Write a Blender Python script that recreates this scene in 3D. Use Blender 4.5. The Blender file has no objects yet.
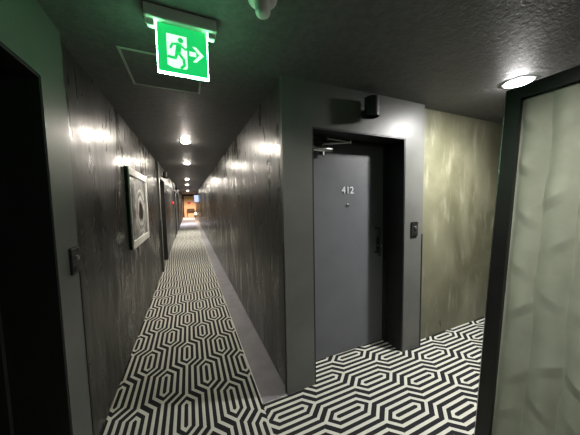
import bpy, bmesh, math, random
from mathutils import Vector, Matrix
random.seed(4)
S = bpy.context.scene
C = S.collection
PI = math.pi
CEIL = 2.4

# ------------------------------------------------------------------ materials
class NT:
    """small helper that writes shader maths"""
    def __init__(self, m):
        self.t = m.node_tree; self.n = self.t.nodes
    def node(self, kind, **kw):
        n = self.n.new(kind)
        for k, v in kw.items():
            setattr(n, k, v)
        return n
    def put(self, sock, v):
        if isinstance(v, (int, float)):
            sock.default_value = v
        elif isinstance(v, tuple):
            sock.default_value = v
        else:
            self.t.links.new(v, sock)
    def m(self, op, a, b=None, c=None, clamp=False):
        n = self.node('ShaderNodeMath', operation=op, use_clamp=clamp)
        self.put(n.inputs[0], a)
        if b is not None: self.put(n.inputs[1], b)
        if c is not None: self.put(n.inputs[2], c)
        return n.outputs[0]
    def mixc(self, f, a, b):
        n = self.node('ShaderNodeMix', data_type='RGBA')
        self.put(n.inputs[0], f)
        self.put(n.inputs[6], a if not isinstance(a, tuple) else (*a[:3], 1))
        self.put(n.inputs[7], b if not isinstance(b, tuple) else (*b[:3], 1))
        return n.outputs[2]
    def mixf(self, f, a, b):
        n = self.node('ShaderNodeMix', data_type='FLOAT')
        self.put(n.inputs[0], f); self.put(n.inputs[2], a); self.put(n.inputs[3], b)
        return n.outputs[0]
    def ramp(self, f, lo, hi):
        n = self.node('ShaderNodeMapRange', interpolation_type='SMOOTHSTEP')
        self.put(n.inputs[0], f); n.inputs[1].default_value = lo; n.inputs[2].default_value = hi
        return n.outputs[0]
    def noise(self, vec, scale, detail=4, rough=.55, dist=0):
        n = self.node('ShaderNodeTexNoise')
        if vec is not None: self.t.links.new(vec, n.inputs['Vector'])
        n.inputs['Scale'].default_value = scale; n.inputs['Detail'].default_value = detail
        n.inputs['Roughness'].default_value = rough; n.inputs['Distortion'].default_value = dist
        return n.outputs['Fac']
    def pos(self, scale=(1, 1, 1)):
        g = self.node('ShaderNodeTexCoord'); mp = self.node('ShaderNodeMapping')
        mp.inputs['Scale'].default_value = scale
        self.t.links.new(g.outputs['Object'], mp.inputs['Vector'])
        return mp.outputs['Vector']
    def xyz(self):
        g = self.node('ShaderNodeTexCoord'); s = self.node('ShaderNodeSeparateXYZ')
        self.t.links.new(g.outputs['Object'], s.inputs[0])
        return s.outputs
    def bump(self, h, strength, dist=.01):
        n = self.node('ShaderNodeBump'); n.inputs['Strength'].default_value = strength
        n.inputs['Distance'].default_value = dist
        self.put(n.inputs['Height'], h)
        return n.outputs[0]

def mat(name, col, rough=.5, metal=0., spec=.5, emit=None, estr=0.):
    m = bpy.data.materials.new(name); m.use_nodes = True
    b = m.node_tree.nodes['Principled BSDF']
    b.inputs['Base Color'].default_value = (*col, 1); b.inputs['Roughness'].default_value = rough
    b.inputs['Metallic'].default_value = metal; b.inputs['Specular IOR Level'].default_value = spec
    if emit:
        b.inputs['Emission Color'].default_value = (*emit, 1); b.inputs['Emission Strength'].default_value = estr
    return m, b, NT(m)

def noisy(name, a, b_, scale, rough=.5, metal=0., bump=0., bscale=60, stretch=(1, 1, 1), spec=.5):
    m, b, t = mat(name, a, rough, metal, spec)
    p = t.pos(stretch)
    t.put(b.inputs['Base Color'], t.mixc(t.ramp(t.noise(p, scale), .35, .65), a, b_))
    if bump: t.put(b.inputs['Normal'], t.bump(t.noise(p, bscale, 3), bump, .004))
    return m

M = {}
M['paint'] = noisy('charcoal_wall_paint', (.098, .100, .092), (.115, .118, .108), 3, .42, bump=.12, bscale=90)
M['frame_black'] = noisy('black_satin_joinery', (.010, .010, .010), (.014, .014, .013), 6, .45, bump=.03)
M['door_grey'] = noisy('slate_door_paint', (.098, .104, .112), (.108, .114, .123), 4, .5, bump=.05, bscale=140)
M['black'] = noisy('black_metal', (.012, .012, .012), (.02, .02, .02), 20, .38)
M['steel'] = noisy('brushed_steel', (.62, .62, .60), (.5, .5, .5), 40, .28, 1.)
M['white_plastic'] = noisy('white_plastic', (.62, .64, .60), (.58, .6, .57), 12, .4)
M['digit'] = noisy('pale_metal_numerals', (.75, .76, .78), (.7, .7, .72), 30, .35)
M['hatch_trim'] = noisy('grey_hatch_trim', (.42, .43, .40), (.46, .47, .44), 9, .5)
M['trim_light'] = noisy('aluminium_edge_strip', (.6, .6, .56), (.5, .5, .47), 30, .35, .6)
M['cream'] = noisy('ivory_frame_paint', (.72, .72, .67), (.62, .62, .57), 9, .4)

PALE_MARK_POS = (2.62, 1.20)
def plaster(name, a, b_, c_, rlo, rhi, bump, streak=.3, pale_mark=False):
    m, b, t = mat(name, a, .3)
    p = t.pos((1, 1, .6)); p2 = t.pos((1, 1, .22)); p3 = t.pos()
    n1 = t.noise(p, 1.6, 6, .62, .6); n2 = t.noise(p2, 9, 5, .6, .5); n3 = t.noise(p3, 34, 4, .6)
    col = t.mixc(t.ramp(n1, .35, .68), a, b_)
    col = t.mixc(t.m('MULTIPLY', t.ramp(n2, .52, .75), streak), col, c_)
    if pale_mark:                                  # a pale mottled mark beside the artwork
        o = t.xyz(); nz = t.noise(p3, 16, 3, .6, 1.5)
        q = t.m('ADD', t.m('POWER', t.m('DIVIDE', t.m('SUBTRACT', o[1], PALE_MARK_POS[0]), .19), 2.), t.m('POWER', t.m('DIVIDE', t.m('SUBTRACT', o[2], PALE_MARK_POS[1]), .06), 2.))
        mk = t.m('MULTIPLY', t.m('SUBTRACT', 1., t.ramp(q, .3, 1.1)), t.ramp(nz, .42, .55))
        col = t.mixc(mk, col, (.42, .41, .37))
    t.put(b.inputs['Base Color'], col)
    t.put(b.inputs['Roughness'], t.mixf(t.ramp(t.m('ADD', t.m('MULTIPLY', n2, .6), t.m('MULTIPLY', n1, .4)), .35, .65), rlo, rhi))
    hgt = t.m('ADD', t.m('MULTIPLY', n2, .35), t.m('ADD', t.m('MULTIPLY', n3, .22), t.m('MULTIPLY', n1, .8)))
    t.put(b.inputs['Normal'], t.bump(hgt, bump, .02))
    b.inputs['Specular IOR Level'].default_value = .6
    return m
M['plaster'] = plaster('polished_dark_plaster', (.022, .021, .017), (.033, .032, .026), (.052, .050, .041), .21, .46, .16)
M['plaster_left'] = plaster('polished_dark_plaster_scuffed', (.022, .021, .017), (.033, .032, .026), (.052, .050, .041), .21, .46, .16, pale_mark=True)
M['plaster_gold'] = plaster('polished_olive_plaster', (.100, .099, .060), (.180, .177, .116), (.31, .305, .22), .27, .5, .03, .6)  # copy of the corridor plaster; brighter, green sign light put into its colour

def ceiling_mat():
    m, b, t = mat('stippled_dark_ceiling', (.05, .05, .05), .6)
    p = t.pos(); n = t.noise(p, 70, 3, .6); n2 = t.noise(p, 26, 3, .6)
    t.put(b.inputs['Base Color'], t.mixc(t.ramp(n2, .3, .7), (.098, .098, .097), (.13, .13, .129)))
    t.put(b.inputs['Normal'], t.bump(t.m('ADD', n, n2), .32, .012))
    return m
M['ceiling'] = ceiling_mat()

def carpet(name, along_y, x0, y0):
    """interlocking hexagon weave: nested hexagons, connectors and zigzag lines"""
    U = .0233; P = .755; HP = P/2; W = 7*U
    m, b, t = mat(name, (.5, .5, .45), .95, 0, .15)
    o = t.xyz()
    a, c = (o[0], o[1]) if along_y else (o[1], o[0])
    ax = t.m('PINGPONG', t.m('SUBTRACT', a, x0), W)
    ay = t.m('PINGPONG', t.m('SUBTRACT', c, y0), HP)
    y1, y2 = .1510, .2265
    fr = t.m('DIVIDE', t.m('SUBTRACT', ay, y1), y2-y1, clamp=True)
    xz = t.m('SUBTRACT', 5*U, t.m('MULTIPLY', fr, 3*U))
    indiag = t.m('MULTIPLY', t.m('GREATER_THAN', ay, y1), t.m('LESS_THAN', ay, y2))
    half = t.m('ADD', .44*U, t.m('MULTIPLY', indiag, .18*U))
    dz = t.m('ABSOLUTE', t.m('SUBTRACT', ax, xz))
    zig = t.m('LESS_THAN', dz, half)
    side = t.m('GREATER_THAN', ax, xz)
    cx = t.mixf(side, ax, t.m('SUBTRACT', W, ax))
    cy = t.mixf(side, ay, t.m('SUBTRACT', HP, ay))
    d = t.m('MAXIMUM', t.m('DIVIDE', cx, U),
            t.m('DIVIDE', t.m('SUBTRACT', t.m('ADD', cy, t.m('MULTIPLY', cx, 1.1)), .0855), .0365))
    def band(lo, hi): return t.m('MULTIPLY', t.m('GREATER_THAN', d, lo), t.m('LESS_THAN', d, hi))
    con = t.m('MULTIPLY', t.m('GREATER_THAN', d, 3.), t.m('LESS_THAN', cx, .44*U))
    w = t.m('MAXIMUM', t.m('MAXIMUM', zig, con), t.m('MAXIMUM', band(.56, 1.44), band(2.54, 3.44)))
    p = t.pos(); n = t.noise(p, 260, 2, .6); n2 = t.noise(p, 5, 3, .6)
    white = t.mixc(n, (.44, .44, .38), (.60, .60, .53))
    blackc = t.mixc(n, (.010, .010, .012), (.024, .024, .026))
    white = t.mixc(t.m('MULTIPLY', n2, .25), white, (.36, .35, .30))
    t.put(b.inputs['Base Color'], t.mixc(w, blackc, white))
    t.put(b.inputs['Normal'], t.bump(t.m('ADD', n, t.m('MULTIPLY', w, .6)), .4, .004))
    return m
M['carpet_corridor'] = carpet('hexagon_carpet_corridor', True, -.085, 1.738)
M['carpet_lobby'] = carpet('hexagon_carpet_lobby', False, 1.279, .98)
M['strip'] = noisy('grey_floor_tile', (.135, .13, .14), (.165, .16, .17), 5, .45, bump=.05)
M['lilac'] = noisy('lilac_grey_carpet', (.28, .275, .34), (.33, .32, .38), 8, .9, bump=.3, bscale=200)
M['fabric'] = noisy('pale_sage_upholstery', (.355, .372, .300), (.42, .44, .355), 5, .8, bump=.25, bscale=420, spec=.25)
M['wood'] = noisy('warm_oak_panelling', (.72, .47, .30), (.62, .38, .22), 5, .45, stretch=(6, 6, .6), bump=.05)
M['table_dark'] = noisy('dark_table_wood', (.05, .035, .025), (.08, .05, .035), 12, .4)
M['yellow'] = noisy('yellow_glaze', (.85, .70, .0), (.75, .6, .0), 12, .4)
M['red'] = noisy('red_glaze', (.62, .03, .02), (.5, .02, .015), 12, .4)
M['lens'] = mat('glowing_lamp_lens', (.9, .9, .9), .4, emit=(1, .91, .79), estr=520)[0]
M['lens_soft'] = mat('softly_glowing_lamp_lens', (.9, .9, .9), .4, emit=(1, .96, .9), estr=14)[0]
M['lens_key'] = mat('glowing_white_lamp_lens', (.9, .9, .9), .4, emit=(1, .98, .95), estr=560)[0]
M['globe'] = mat('glowing_globe_glass', (.9, .9, .9), .4, emit=(1, .9, .75), estr=2.2)[0]
M['bluesign'] = mat('lit_blue_white_panel', (.8, .85, .9), .4, emit=(.62, .72, 1), estr=1.1)[0]
M['exit_green'] = mat('lit_green_sign_face', (.01, .3, .1), .35, emit=(.012, .62, .135), estr=1.0)[0]
M['exit_white'] = mat('lit_white_sign_symbol', (.8, .9, .8), .35, emit=(.66, 1, .74), estr=1.3)[0]
M['exit_edge'] = mat('lit_acrylic_edge', (.8, .9, .8), .3, emit=(.28, 1, .46), estr=80.0)[0]

def art_mat():
    m, b, t = mat('ornamental_oval_canvas', (.1, .1, .1), .3)
    o = t.xyz()
    p = t.pos(); nz = t.noise(p, 7, 4, .6)
    wob = t.m('MULTIPLY', t.m('SUBTRACT', nz, .5), .26)
    # local y = along the wall, local z = up
    def ell(a, c, oz=0., oy=.08):
        return t.m('SQRT', t.m('ADD', t.m('POWER', t.m('DIVIDE', t.m('SUBTRACT', o[1], oy), a), 2.),
                               t.m('POWER', t.m('DIVIDE', t.m('SUBTRACT', o[2], oz), c), 2.)))
    r = t.m('ADD', ell(.40, .36, -.05), wob)
    def ring(lo, hi): return t.m('MULTIPLY', t.ramp(r, lo, lo+.06), t.m('SUBTRACT', 1., t.ramp(r, hi, hi+.06)))
    w = t.m('MAXIMUM', ring(.38, .52), ring(.64, .74))
    w = t.m('MAXIMUM', w, t.m('MULTIPLY', ring(.80, .92), t.ramp(nz, .45, .6)))
    n2 = t.noise(p, 5.5, 5, .65, 1.2)
    w = t.m('MAXIMUM', w, t.m('MULTIPLY', t.ramp(n2, .56, .66), t.m('MULTIPLY', t.ramp(r, .7, .95), .6)))
    big = t.m('ADD', ell(.50, .56, -.14, .04), wob)              # pale mottled arch behind the oval
    w = t.m('MAXIMUM', w, t.m('MULTIPLY', t.m('SUBTRACT', 1., t.ramp(big, .86, .98)), t.m('ADD', .08, t.m('MULTIPLY', t.ramp(nz, .4, .62), .30))))
    core = t.m('SUBTRACT', 1., t.ramp(r, .30, .37))
    col = t.mixc(w, (.055, .055, .052), (.58, .58, .54))
    col = t.mixc(core, col, (.01, .01, .01))
    t.put(b.inputs['Base Color'], col)
    return m
M['art'] = art_mat()

# ------------------------------------------------------------------ mesh helpers
def bm_new(): return bmesh.new()
def add_box(bm, x0, x1, y0, y1, z0, z1, bev=0.):
    vs = [bm.verts.new((x, y, z)) for x in (x0, x1) for y in (y0, y1) for z in (z0, z1)]
    fs = [(0, 1, 3, 2), (4, 6, 7, 5), (0, 4, 5, 1), (2, 3, 7, 6), (0, 2, 6, 4), (1, 5, 7, 3)]
    faces = [bm.faces.new([vs[i] for i in f]) for f in fs]
    if bev:
        es = list({e for f in faces for e in f.edges})
        bmesh.ops.bevel(bm, geom=es, offset=bev, segments=2, affect='EDGES')
    return bm
def box(*a, bev=0.): return add_box(bm_new(), *a, bev=bev)
def add_lathe(bm, prof, axis='z', loc=(0, 0, 0), seg=32, cap=True):
    """prof: (radius, height) pairs along the axis"""
    rings = []
    L = Vector(loc)
    for r, h in prof:
        ring = []
        for i in range(seg):
            a = 2*PI*i/seg; u, v = r*math.cos(a), r*math.sin(a)
            p = {'z': (u, v, h), 'y': (u, h, v), 'x': (h, u, v)}[axis]
            ring.append(bm.verts.new(L+Vector(p)))
        rings.append(ring)
    for A, B in zip(rings, rings[1:]):
        for i in range(seg):
            bm.faces.new((A[i], A[(i+1) % seg], B[(i+1) % seg], B[i]))
    if cap:
        bm.faces.new(rings[0]); bm.faces.new(rings[-1])
    return bm
def lathe(*a, **k): return add_lathe(bm_new(), *a, **k)
def add_rod(bm, a, b, r, seg=12):
    a, b = Vector(a), Vector(b); d = b-a
    q = d.to_track_quat('Z', 'Y').to_matrix()
    R = []
    for p in (a, b):
        R.append([bm.verts.new(p+q @ Vector((r*math.cos(2*PI*i/seg), r*math.sin(2*PI*i/seg), 0))) for i in range(seg)])
    for i in range(seg): bm.faces.new((R[0][i], R[0][(i+1) % seg], R[1][(i+1) % seg], R[1][i]))
    bm.faces.new(R[0]); bm.faces.new(R[1])
    return bm
def add_prism(bm, pts, y0, y1):
    """polygon in (x, z) extruded from y0 to y1"""
    A = [bm.verts.new((x, y0, z)) for x, z in pts]; B = [bm.verts.new((x, y1, z)) for x, z in pts]
    n = len(pts)
    bm.faces.new(A); bm.faces.new(B)
    for i in range(n): bm.faces.new((A[i], A[(i+1) % n], B[(i+1) % n], B[i]))
    return bm
def obj(name, bm, m, parent=None, smooth=False):
    bmesh.ops.recalc_face_normals(bm, faces=bm.faces)
    me = bpy.data.meshes.new(name); bm.to_mesh(me); bm.free()
    me.materials.append(M[m] if isinstance(m, str) else m)
    if smooth:
        for p in me.polygons: p.use_smooth = True
        me.set_sharp_from_angle(angle=math.radians(40))
    o = bpy.data.objects.new(name, me); C.objects.link(o)
    if parent is not None: o.parent = parent
    return o
GROUPS = {'ceiling light': 'round ceiling downlights', 'lamp': None, 'corner guard': 'black corner guards', 'switch': 'black switch plates', 'door': 'hotel room doors'}
def tag(o, label, cat, group=None):
    o['label'] = label; o['category'] = cat
    group = group or GROUPS.get(cat)
    if group: o['group'] = group
    return o
def thing(name, label, cat, loc=(0, 0, 0), rz=0, group=None):
    o = bpy.data.objects.new(name, None); C.objects.link(o)
    o.empty_display_size = .05
    o.location = loc; o.rotation_euler = (0, 0, rz)
    return tag(o, label, cat, group)
def struct(name, bm, m, label=None):
    o = obj(name, bm, m); o['kind'] = 'structure'
    if label: o['label'] = label
    return o
def dup(root, loc, label, group=None):
    r = root.copy(); C.objects.link(r); r.location = loc; r['label'] = label
    if group: r['group'] = group
    for ch in list(root.children):
        c = ch.copy(); C.objects.link(c); c.parent = r
        for g in ch.children:
            k = g.copy(); C.objects.link(k); k.parent = c
    return r

# ------------------------------------------------------------------ dimensions
XL = -.60          # plaster face of the corridor's left wall
XLP = -.572        # face of the smooth door surrounds on the left
XW = .650          # plaster face of the corridor's right wall
XS = .436          # edge of the grey floor strip
D = 1.5956         # face of the surround of door 412
D2 = 1.8306        # face of door leaf 412
YF = 1.66          # face of the plaster wall beyond the door
LEN = 27.2
BACK = -2.2
XR = 6.2

# ------------------------------------------------------------------ floor and ceiling
struct('floor', box(-.86, XS, BACK, 15.5001, -.10, 0), 'carpet_corridor')
struct('floor_lobby', box(XS, XR+.1, BACK, D2+.1, -.10, 0), 'carpet_lobby')
struct('floor_far', box(-.86, XS, 15.5001, LEN, -.10, 0), 'lilac')
struct('trim_1', box(XS, XW+.10, D2+.1001, LEN, -.10, 0.004), 'strip')
b = bm_new(); add_box(b, XS+.004, .6365, D-.004, 1.633, .0005, .004); add_box(b, XS+.004, XW+.0015, 1.633, D2+.1, .0005, .004)
struct('trim_2', b, 'strip')
b = bm_new(); add_box(b, XS-.003, XS+.004, D-.008, LEN, .0005, .009); add_box(b, XS+.004, .632, D-.010, D-.004, .0005, .008)
struct('trim_3', b, 'trim_light')
struct('ceiling', box(-.95, XR+.1, BACK-.1, LEN+.1, CEIL, CEIL+.12), 'ceiling')

# ------------------------------------------------------------------ walls
units = [(.42, 1.41), (5.96, 6.95), (11.45, 12.44), (14.55, 15.54), (18.4, 19.39), (22.6, 23.59)]
SW = .225          # width of the smooth surround on either side of a door
b = bm_new(); y = BACK
for (a, c) in units:
    add_box(b, XL-.3, XL, y, a-SW, 0, CEIL); y = c+SW
add_box(b, XL-.3, XL, y, LEN, 0, CEIL)
struct('wall_left', b, 'plaster_left')
for i, (a, c) in enumerate(units):
    b = bm_new()
    add_box(b, XL-.3, XLP, a-SW, a, 0, CEIL); add_box(b, XL-.3, XLP, c, c+SW, 0, CEIL)
    add_box(b, XL-.3, XLP, a, c, 2.075, CEIL)
    add_box(b, -.90, -.87, a, c, 0, 2.075)
    struct('trim_%d' % (4+i), b, 'paint')
# surround of door 412
b = bm_new()
add_box(b, .637, .881, D, 1.632, 0, CEIL); add_box(b, XW+.002, .881, 1.632, 1.95, 0, CEIL)
add_box(b, 1.868, 2.1135, D, 1.95, 0, CEIL); add_box(b, .881, 1.868, D, 1.95, 2.066, CEIL)
struct('trim_11', b, 'paint')
struct('wall_right', box(XW, XW+.12, 1.95, LEN, 0, CEIL), 'plaster')
struct('wall_right_end', box(XW, XW+.0018, 1.633, 1.9499, 0, CEIL), 'plaster')
struct('wall_far', box(2.114, XR, YF, YF+.12, 0, CEIL), 'plaster_gold')
struct('wall_back', box(XL-.3, XR, BACK-.1, BACK, 0, CEIL), 'paint')
struct('wall_side', box(XR, XR+.1, BACK, YF, 0, CEIL), 'paint')
struct('wall_end', box(XL-.3, XW+.12, LEN, LEN+.1, 0, CEIL), 'wood')
b = bm_new(); add_box(b, XL+.0, XL+.12, LEN-.06, LEN-.001, 0.001, CEIL-.001); add_box(b, XL+.12, XW-.001, LEN-.06, LEN-.001, 2.22, CEIL-.001)
struct('trim_12', b, 'frame_black')

# ------------------------------------------------------------------ door 412
def text_mesh(ch, size, depth):
    cu = bpy.data.curves.new('numeral_curve', 'FONT'); cu.body = ch; cu.size = size; cu.extrude = depth
    cu.offset = size*.010
    t = bpy.data.objects.new('numeral_curve', cu); C.objects.link(t)
    bpy.context.view_layer.update()
    me = bpy.data.meshes.new_from_object(t.evaluated_get(bpy.context.evaluated_depsgraph_get()))
    bpy.data.objects.remove(t); bpy.data.curves.remove(cu)
    return me
def lever_set(parent, x, y, z, sgn=1):
    """a tall pull handle with its posts, escutcheon and thumb-turn, on a door facing -y"""
    b = bm_new(); add_rod(b, (x, y-.062, z-.15), (x, y-.062, z+.15), .011, 16)
    h = obj('handle', b, 'black', parent, True)
    for dz in (-.12, .12):
        b = bm_new(); add_rod(b, (x, y, z+dz), (x, y-.062, z+dz), .008); obj('handle_post', b, 'black', h, True)
    b = bm_new(); add_box(b, x+.012, x+.052, y-.006, y, z-.12, z+.03, bev=.002); obj('lock_plate', b, 'black', parent)
    b = bm_new(); add_lathe(b, [(.015, 0), (.015, -.03), (.011, -.036)], 'y', (x+.034, y-.006, z-.055))
    obj('lock_cylinder', b, 'steel', parent, True)
    return h

dr = thing('door_1', 'slate grey hotel room door numbered 412 in a black frame', 'door', (1.3745, D2, 0)); dr['kind'] = 'structure'
def loc_box(x0, x1, y0, y1, z0, z1, bev=0.): return box(x0-1.3745, x1-1.3745, y0-D2, y1-D2, z0, z1, bev=bev)
obj('door_leaf', loc_box(.915, 1.834, D2, D2+.045, .006, 2.03, .002), 'door_grey', dr)
b = bm_new()
for (x0, x1) in ((.8815, .913), (1.836, 1.8675)):
    add_box(b, x0-1.3745, x1-1.3745, -.045, .06, 0.001, 2.065)
    xs = (x0, x0+.012) if x0 < 1 else (x1-.012, x1)
    add_box(b, xs[0]-1.3745, xs[1]-1.3745, -.232, -.045, 0.001, 2.065)  # added reveal lining; its black stands in for the recess shade
add_box(b, .913-1.3745, 1.836-1.3745, -.045, .06, 2.033, 2.065)
add_box(b, .8935-1.3745, 1.8555-1.3745, -.232, -.045, 2.054, 2.065)
obj('door_frame', b, 'frame_black', dr)
lever_set(dr, 1.732-1.3745, 0, 1.09)
xx = 1.316-1.3745
for ch in '412':
    me = text_mesh(ch, .092, .003); me.materials.append(M['digit'])
    o = bpy.data.objects.new('numeral', me); C.objects.link(o); o.parent = dr
    o.rotation_euler = (PI/2, 0, 0); o.location = (xx, -.004, 1.566)
    xx += .050 if ch != '1' else .046
b = lathe([(.016, 0), (.016, -.006), (.010, -.010), (.010, -.008)], 'y', (1.388-1.3745, 0, 1.452)); obj('peephole', b, 'steel', dr, True)
# closer
cl = obj('door_closer', add_lathe(bm_new(), [(.019, 0), (.024, .006), (.024, .20), (.019, .206)], 'x', (.985-1.3745, -.034, 1.955), 24), 'steel', dr, True)
b = bm_new(); add_box(b, .995-1.3745, 1.18-1.3745, -.030, 0, 1.935, 1.972, bev=.004); obj('closer_bracket', b, 'steel', cl)
b = bm_new(); add_lathe(b, [(.012, 0), (.012, -.035)], 'z', (1.10-1.3745, -.034, 1.935)); obj('closer_spindle', b, 'steel', cl, True)
b = bm_new()
piv = (1.10-1.3745, -.036, 1.995); elb = (1.335-1.3745, -.115, 2.012); end = (1.135-1.3745, -.05, 2.045)
add_rod(b, (piv[0], piv[1], 1.97), piv, .008); add_rod(b, piv, elb, .0065); add_rod(b, elb, end, .0065)
add_lathe(b, [(.012, -.012), (.012, .012)], 'z', elb); add_lathe(b, [(.014, -.012), (.014, .012)], 'z', end)
obj('closer_arm', b, 'steel', cl, True)

# ------------------------------------------------------------------ doors along the left wall
DL = -.812
def left_door(i, a, c, label):
    r = thing('door_%d' % i, label, 'door', (DL, (a+c)/2, 0)); r['kind'] = 'structure'
    h = (c-a)/2
    obj('door_leaf', box(-.045, 0, -h+.035, h-.035, .006, 2.03, bev=.002), 'frame_black' if i == 2 else 'door_grey', r)
    b = bm_new()
    for s in (-1, 1):
        y0, y1 = sorted((s*(h-.001), s*(h-.033)))
        add_box(b, -.055, .045, y0, y1, .001, 2.074)
        y0, y1 = sorted((s*(h-.001), s*(h-.012)))
        add_box(b, .045, .237, y0, y1, .001, 2.074)  # black lining added here too, putting recess shade into the reveals
    add_box(b, .045, .237, -h+.012, h-.012, 2.062, 2.074)
    add_box(b, -.055, .045, -h+.033, h-.033, 2.036, 2.074)
    obj('door_frame', b, 'frame_black', r)
    b = bm_new(); add_rod(b, (.062, h-.11, .94), (.062, h-.11, 1.24), .011, 16); hd = obj('handle', b, 'black', r, True)
    for z in (.97, 1.21):
        b = bm_new(); add_rod(b, (0, h-.11, z), (.062, h-.11, z), .008); obj('handle_post', b, 'black', hd, True)
    return r
left_door(2, *units[0], 'black door in the dark recess at the left edge of the picture')
nm = ['nearest grey door recessed in the left corridor wall, just beyond the framed artwork',
      'second recessed grey door in the left corridor wall beyond the red call point',
      'third recessed grey door beyond the framed artwork in the left corridor wall',
      'fourth recessed grey door beyond the framed artwork in the left corridor wall',
      'farthest recessed grey door in the left corridor wall, nearest the orange end wall']
for i, u in enumerate(units[1:]): left_door(3+i, *u, nm[i])

# ------------------------------------------------------------------ black corner guards
def guard(x0, x1, y0, y1, label, z1=1.155):
    tag(obj('corner_guard', box(x0, x1, y0, y1, .001, z1, bev=.0015), 'black'), label, 'corner guard')
guard(2.101, 2.1165, D-.004, D+.012, 'slim black corner guard between door 412 surround and the olive wall')
guard(.6315, .6368, 1.604, 1.6325, 'slim black corner guard on the corridor corner left of door 412', 1.2)
guard(XLP-.010, XLP+.004, units[0][1]+SW-.012, units[0][1]+SW+.010, 'slim black corner guard beside the switch plate on the left wall')
guard(XLP-.010, XLP+.004, units[1][0]-SW-.010, units[1][0]-SW+.012, 'slim black corner guard down the corridor past the framed artwork')

# ------------------------------------------------------------------ switch plates
def plate(loc, rz, label):
    t = thing('switch_plate', label, 'switch', loc, rz)
    obj('back_plate', box(-.043, .043, -.012, 0, -.07, .07, bev=.003), 'black', t)
    obj('top_edge', box(-.041, .041, -.0135, -.0122, .060, .068), 'steel', t)
    b = lathe([(.014, -.012), (.014, -.020), (.009, -.024)], 'y', (.006, 0, .012), 20); obj('button', b, 'steel', t, True)
    b = box(-.022, .022, -.0145, -.0122, -.055, -.030, bev=.0005); obj('card_slot', b, 'frame_black', t)
    return t
plate((1.993, D-.0002, 1.212), 0, 'small black switch plate right of door 412 at handle height')
plate((XLP+.0002, 1.562, 1.215), PI/2, 'small black switch plate on the dark left wall in the foreground')

# ------------------------------------------------------------------ wall lamps (unlit black cans)
def can_lamp(loc, rz, label, off=.085, r=.058, h=.150):
    t = thing('wall_lamp', label, 'lamp', loc, rz, 'black cylinder wall lamps')
    b = bm_new()
    add_lathe(b, [(r-.006, -h/2+.03), (r-.006, -h/2), (r, -h/2), (r, h/2-.004), (r-.004, h/2)], 'z', (0, -off, 0), 40)
    obj('lamp_shade', b, 'black', t, True)
    b = bm_new(); add_rod(b, (0, -.012, -.03), (0, -off+r-.002, -.03), .012); obj('bracket_arm', b, 'black', t, True)
    b = lathe([(.036, 0), (.036, -.010), (.030, -.014)], 'y', (0, 0, -.03)); obj('wall_rose', b, 'black', t, True)
    return t
can_lamp((1.385, D, 2.245), 0, 'black cylinder wall lamp above door 412')
can0 = can_lamp((XLP, 6.45, 2.19), PI/2, 'black cylinder wall lamp above the nearest recessed door in the corridor')
dup(can0, (XLP, 11.95, 2.19), 'black cylinder wall lamp above the second recessed corridor door, beyond the red call point')

# ------------------------------------------------------------------ framed artwork on the left wall
ax, ay, az = XL, 3.50, 1.458
art = thing('framed_artwork', 'ivory framed artwork with a pale oval ornament on the left corridor wall', 'picture', (ax, ay, az))
hw, hh, fw, fd = .545, .445, .080, .036
b = bm_new()
for (y0, y1, z0, z1) in ((-hw, hw, hh-fw, hh), (-hw, hw, -hh, -hh+fw), (-hw, -hw+.022, -hh+fw, hh-fw), (hw-.06, hw, -hh+fw, hh-fw)):
    add_box(b, fd-.014, fd, y0, y1, z0, z1)
obj('frame', b, 'cream', art)
b = bm_new()
for (y0, y1, z0, z1) in ((-hw, hw, hh-.02, hh), (-hw, hw, -hh, -hh+.02), (-hw, -hw+.02, -hh+.02, hh-.02), (hw-.02, hw, -hh+.02, hh-.02)):
    add_box(b, .001, fd-.0142, y0, y1, z0, z1)
obj('frame_side', b, 'black', art)
obj('canvas', box(.012, fd-.0145, -hw+.021, hw-.021, -hh+.021, hh-.021), 'art', art)

# ------------------------------------------------------------------ exit sign
SX, SY = .0085, 1.288
ex = thing('exit_sign', 'lit green exit sign with running figure and arrow under the ceiling', 'exit sign', (SX, SY, CEIL))
b = bm_new(); add_box(b, -.156, .156, -.034, .034, -.056, -.001, bev=.003); obj('housing', b, 'white_plastic', ex)
for s in (-1, 1):
    b = bm_new(); add_box(b, s*.132-.016, s*.132+.016, -.014, .014, -.082, -.0562, bev=.003)
    obj('clip', b, 'white_plastic', ex)
PW, PT, PB = .110, -.0565, -.273
obj('sign_panel', box(-PW, PW, -.005, .005, PB, PT, bev=.001), 'exit_green', ex)
b = bm_new(); add_box(b, -PW, PW, -.0055, .0055, PB-.007, PB-.0003); add_box(b, -PW-.003, -PW-.0003, -.0055, .0055, PB-.007, PT); add_box(b, PW+.0003, PW+.002, -.0055, .0055, PB-.007, PT)  # right glowing strip added to throw green light on the ceiling
obj('lit_edge', b, 'exit_edge', ex)
def P2(u, v): return (-PW+u*2*PW, PT+(PB-PT)*v)       # u right, v down, 0..1
yf = -.0052
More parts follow.
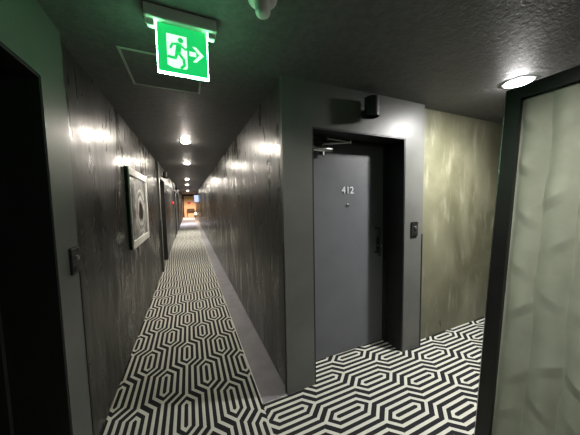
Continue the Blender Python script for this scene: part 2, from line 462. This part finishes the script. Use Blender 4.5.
# the white doorway with the green running figure, then the arrow
b = bm_new()
add_prism(b, [P2(.18, .19), P2(.575, .19), P2(.575, .84), P2(.545, .885), P2(.30, .885), P2(.18, .84)], yf-.0006, yf)
dw = obj('doorway_symbol', b, 'exit_white', ex)
b = bm_new(); y0, y1 = yf-.0014, yf-.0007
cx, cz = P2(.455, .285)
add_prism(b, [(cx+.0125*math.cos(k*PI/8), cz+.0125*math.sin(k*PI/8)) for k in range(16)], y0, y1)      # head
def limb(pts, w):
    for (p, q) in zip(pts, pts[1:]):
        p, q = Vector(P2(*p)), Vector(P2(*q)); d = (q-p).normalized(); n = Vector((-d.y, d.x))*w/2; e = d*w*.3
        add_prism(b, [tuple(p-e+n), tuple(q+e+n), tuple(q+e-n), tuple(p-e-n)], y0, y1)
limb([(.42, .38), (.39, .56)], .024)                 # trunk
limb([(.44, .38), (.54, .46), (.60, .43)], .0105)    # arm in front
limb([(.40, .37), (.29, .39), (.25, .48)], .0105)    # arm behind
limb([(.40, .56), (.50, .68), (.515, .80), (.45, .87)], .013)   # leg in front
limb([(.38, .56), (.335, .68), (.20, .67)], .013)    # leg behind
obj('running_figure', b, 'exit_green', ex)
b = bm_new()
add_prism(b, [P2(.62, .475), P2(.76, .475), P2(.76, .57), P2(.62, .57)], yf-.0006, yf)
add_prism(b, [P2(.69, .36), P2(.76, .36), P2(.92, .52), P2(.76, .69), P2(.69, .69), P2(.83, .52)], yf-.0007, yf-.0001)
obj('arrow_symbol', b, 'exit_white', ex)

# ------------------------------------------------------------------ ceiling hatch, detector, downlights
hx0, hx1, hy0, hy1 = -.337, .124, 1.655, 2.112
ht = thing('access_hatch', 'square ceiling access hatch with a pale grey frame behind the exit sign', 'hatch', ((hx0+hx1)/2, (hy0+hy1)/2, CEIL))
hw_, hd_ = (hx1-hx0)/2, (hy1-hy0)/2
b = bm_new(); w = .014
add_box(b, -hw_, hw_, -hd_, -hd_+w, -.005, -.0002); add_box(b, -hw_, hw_, hd_-w, hd_, -.005, -.0002)
add_box(b, -hw_, -hw_+w, -hd_+w, hd_-w, -.005, -.0002); add_box(b, hw_-w, hw_, -hd_+w, hd_-w, -.005, -.0002)
obj('hatch_frame', b, 'hatch_trim', ht)
obj('hatch_panel', box(-hw_+w+.003, hw_-w-.003, -hd_+w+.003, hd_-w-.003, -.003, -.0002), 'ceiling', ht)

dt = thing('motion_detector', 'small white ceiling detector to the right of the exit sign', 'detector', (.338, 1.045, CEIL))
obj('base', lathe([(.066, -.0005), (.064, -.010), (.050, -.022), (.036, -.030)], 'z'), 'white_plastic', dt, True)
obj('sensor_head', lathe([(.034, -.0302), (.033, -.062), (.030, -.070), (.018, -.077), (.006, -.079)], 'z'), 'white_plastic', dt, True)

def downlight(x, y, label, key=False, lens='lens'):
    t = thing('downlight', label, 'ceiling light', (x, y, CEIL), 0, None)
    r = .085 if key else .060
    obj('trim_ring', lathe([(r+.014, -.0003), (r+.013, -.006), (r, -.008), (r, -.0005)], 'z', cap=False), 'white_plastic' if key else 'black', t, True)
    obj('lens', lathe(([(r-.002, -.0005), (r-.004, -.007), (r*.75, -.016), (r*.4, -.021), (.006, -.022)] if key else
        [(r-.002, -.0005), (r-.004, -.008), (r*.8, -.020), (r*.45, -.027), (.006, -.029)]), 'z'), 'lens_key' if key else lens, t, True)
    return t
def spot(x, y, z, power, size, blend=.4, col=(1, .93, .84), rad=.03, tilt=(0, 0, 0)):
    l = bpy.data.lights.new('lamp_light', 'SPOT'); l.energy = power; l.spot_size = math.radians(size); l.spot_blend = blend
    l.color = col; l.shadow_soft_size = rad
    o = bpy.data.objects.new('lamp_light', l); C.objects.link(o); o.location = (x, y, z); o.rotation_euler = tilt
    return o
def aim(a, b_):
    return (Vector(b_)-Vector(a)).to_track_quat('-Z', 'Y').to_euler()
rows = [(-.005, 3.76, 'glowing ceiling downlight nearest the exit sign in the corridor'),
        (0, 5.79, 'second glowing corridor downlight beyond the exit sign'),
        (-.02, 9.62, 'third glowing corridor downlight beyond the exit sign'),
        (-.04, 12.46, 'fourth glowing corridor downlight beyond the exit sign'),
        (-.045, 18.42, 'farthest glowing corridor downlight, near the orange end wall')]
LP = [80, 135, 400, 560, 700]
for (x, y, lb), pw in zip(rows, LP):
    downlight(x, y, lb)
    spot(x, y, CEIL-.034, pw, 150, 1.)
KX, KY = 2.40, 1.025
downlight(KX, KY, 'bright white ceiling downlight glowing just over the top corner of the padded panel', True)
spot(KX, KY, CEIL-.030, 200, 165, .9, (1, .98, .95), .025)
# two unseen downlights added to light the padded panel and the pilaster
downlight(.72, .36, 'ceiling downlight overhead in the lobby, on the open side of the padded panel', lens='lens_soft')
spot(.72, .36, CEIL-.034, 98, 104, .9, (1, .985, .90), .04, aim((.72, .36, CEIL-.034), (1.5, .25, .75)))
downlight(.42, .30, 'ceiling downlight overhead in the lobby, near the exit sign', lens='lens_soft')
spot(.42, .30, CEIL-.034, 60, 56, .8, (1, .97, .88), .04, aim((.42, .30, CEIL-.034), (.66, 1.6, 1.25)))
# warm light on the end wall
spot(.05, LEN-2.7, CEIL-.05, 1100, 165, .6, (1, .75, .52), .08)

# ------------------------------------------------------------------ padded panel on the right
PX, PYF, PLEN, PH = 1.463, .752, 1.15, 2.10
lean = math.atan2(1.647-1.463, 2.09)
pn = thing('padded_panel', 'tall pale sage padded fabric panel in a black frame at the right edge', 'panel', (PX, PYF, 0))
pn.rotation_euler = (0, lean, 0)
fw = .066
b = bm_new()                                   # local: face at x = 0, thickness to +x, length to -y, height z
add_box(b, 0, .05, -fw, 0, .006, PH); add_box(b, 0, .05, -PLEN, -PLEN+fw, .006, PH)
add_box(b, 0, .05, -PLEN+fw, -fw, PH-fw, PH); add_box(b, 0, .05, -PLEN+fw, -fw, .006, .05)
obj('panel_frame', b, 'frame_black', pn)
obj('panel_back', box(.043, .049, -PLEN+fw, -fw, .05, PH-fw), 'frame_black', pn)
b = bm_new(); add_box(b, .0005, .05, -.0035, .0025, .01, PH+.002); 
b2 = bm_new(); add_box(b2, -.002, .003, -.001, .002, .01, PH); obj('edge_bead', b2, 'steel', pn); b.free()  # strip added for the bright line of grazing light along the edge
# quilted fabric: soft vertical channels crossed by overlapping sagging folds
ny, nz = 150, 330
W_, H_ = PLEN-2*fw, PH-fw-.05
b = bm_new(); G = []
rng = random.Random(11)
cw = .117
folds = []                                    # (channel, height, tilt, reach, depth)
for k in range(12):
    v = .04+.14*rng.random()
    while v < H_-.05:
        folds.append((k, v, rng.choice((-1, -1, 1))*(.45+.75*rng.random()), .05+.05*rng.random(), .6+.6*rng.random(), (k+.25+.5*rng.random())*cw))
        v += .19+.17*rng.random()
for i in range(ny+1):
    row = []
    for j in range(nz+1):
        u = i/ny*W_; v = j/nz*H_
        um = u+.004*math.sin(v*6.1+1)+.004*math.sin(v*13.3+u*9)
        k = int(um//cw); f = um/cw-k
        pill = max(0, math.sin(PI*f))**.8 if k >= 0 else 0
        s_ = 0
        for (kk, fv, tl, reach, dep, fu) in folds:
            if abs(kk-k) > 1: continue
            du = u-fu; across = math.exp(-(du/.040)**2)
            if across < .02: continue
            dv = v-(fv+tl*du)
            if dv >= 0: s_ += dep*across*math.exp(-dv/reach)*1.0
            else: s_ += dep*across*max(0, 1+dv/.055)
        e = max(0, min(1, u/.02, (W_-u)/.02, v/.02, (H_-v)/.02))
        h = .010+e*(-.006+.024*pill+.015*min(s_, 1.2))
        row.append(b.verts.new((.039-h, -fw-u, .05+v)))
    G.append(row)
for i in range(ny):
    for j in range(nz): b.faces.new((G[i][j], G[i+1][j], G[i+1][j+1], G[i][j+1]))
obj('padded_fabric', b, 'fabric', pn, True)
b = bm_new(); add_rod(b, (.05, -.5, 1.5), (.56, -.5, .075), .014)
obj('prop_leg', b, 'black', pn, True)

# ------------------------------------------------------------------ far end of the corridor
tb = thing('console_table', 'dark console table against the orange end wall', 'table', (.15, LEN-.30, 0))
obj('tabletop', box(-.36, .36, -.18, .18, .86, .90, bev=.004), 'table_dark', tb)
for sx in (-.33, .33):
    for sy in (-.15, .15): obj('leg', box(sx-.022, sx+.022, sy-.022, sy+.022, 0.001, .8598), 'table_dark', tb)
obj('apron', box(-.30, .30, -.13, .13, .70, .8597), 'table_dark', tb)
b = bm_new(); add_prism(b, [(0, .2), (-.06, .07), (-.2, -.02), (-.17, -.17), (0, -.12), (.17, -.17), (.2, -.02), (.06, .07)], -.03, -.001)
o = obj('wall_ornament', b, 'yellow'); o.location = (-.01, LEN, 1.98); tag(o, 'yellow ornament high on the orange end wall', 'ornament')
pts = []
for k in range(40):
    a = 2*PI*k/40; pts.append((.0115*16*math.sin(a)**3, .0115*(13*math.cos(a)-5*math.cos(2*a)-2*math.cos(3*a)-math.cos(4*a))))
b = bm_new(); add_prism(b, pts, -.03, -.001)
o = obj('wall_ornament', b, 'red'); o.location = (.02, LEN, 1.5); tag(o, 'red heart-shaped ornament below the yellow one on the end wall', 'ornament')
t = thing('lit_sign', 'small blue-white lit sign on the right corridor wall near the end', 'sign', (XW, 17.6, 1.80))  # glowing box added where the glossy wall mirrors a light
obj('sign_box', box(-.32, -.0005, -.04, .04, -.25, .25, bev=.004), 'white_plastic', t)
obj('sign_face', box(-.30, -.02, -.043, -.0405, -.23, .23), 'bluesign', t)
t = thing('globe_lamp', 'glowing white globe lamp on the floor at the corridor end', 'lamp', (.50, 22.1, .004))  # glowing globe added for another reflection in the wall
obj('lamp_base', lathe([(.10, 0), (.10, .02), (.02, .03), (.02, .44)], 'z'), 'black', t, True)
obj('globe', lathe([(.03, .44)]+[(.115*math.sin(a), .55-.115*math.cos(a)) for a in [PI*(k+1.5)/15 for k in range(13)]], 'z'), 'globe', t, True)
t = thing('call_point', 'small red call point on the left corridor wall between recessed doors', 'fire alarm', (XL, 10.4, 1.52))
obj('box', box(-.002, .05, -.06, .06, -.06, .06, bev=.005), 'red', t)
obj('press_panel', box(.0505, .053, -.035, .035, -.035, .035), 'white_plastic', t)

# ------------------------------------------------------------------ world, camera
w = bpy.data.worlds.new('World'); S.world = w; w.use_nodes = True
w.node_tree.nodes['Background'].inputs[0].default_value = (.5, .52, .5, 1)
w.node_tree.nodes['Background'].inputs[1].default_value = .0

yaw, pitch, roll, f, h = .4065130, -.0703181, -.0190185, 233.6704, 1.50502
fw_ = Vector((math.sin(yaw)*math.cos(pitch), math.cos(yaw)*math.cos(pitch), math.sin(pitch)))
rt = Vector((math.cos(yaw), -math.sin(yaw), 0)); up = rt.cross(fw_)
r2 = rt*math.cos(roll)+up*math.sin(roll); u2 = -rt*math.sin(roll)+up*math.cos(roll)
cam = bpy.data.cameras.new('camera'); co = bpy.data.objects.new('camera', cam); C.objects.link(co)
mw = Matrix((r2, u2, -fw_)).transposed().to_4x4(); mw.translation = (0, 0, h)
co.matrix_world = mw
cam.sensor_fit = 'HORIZONTAL'; cam.sensor_width = 36; cam.lens = f/580*36; cam.clip_start = .02
S.camera = co
S.view_settings.view_transform = 'Standard'; S.view_settings.look = 'None'
S.view_settings.exposure = 0.0; S.view_settings.gamma = 1.0; S.view_settings.use_curve_mapping = False
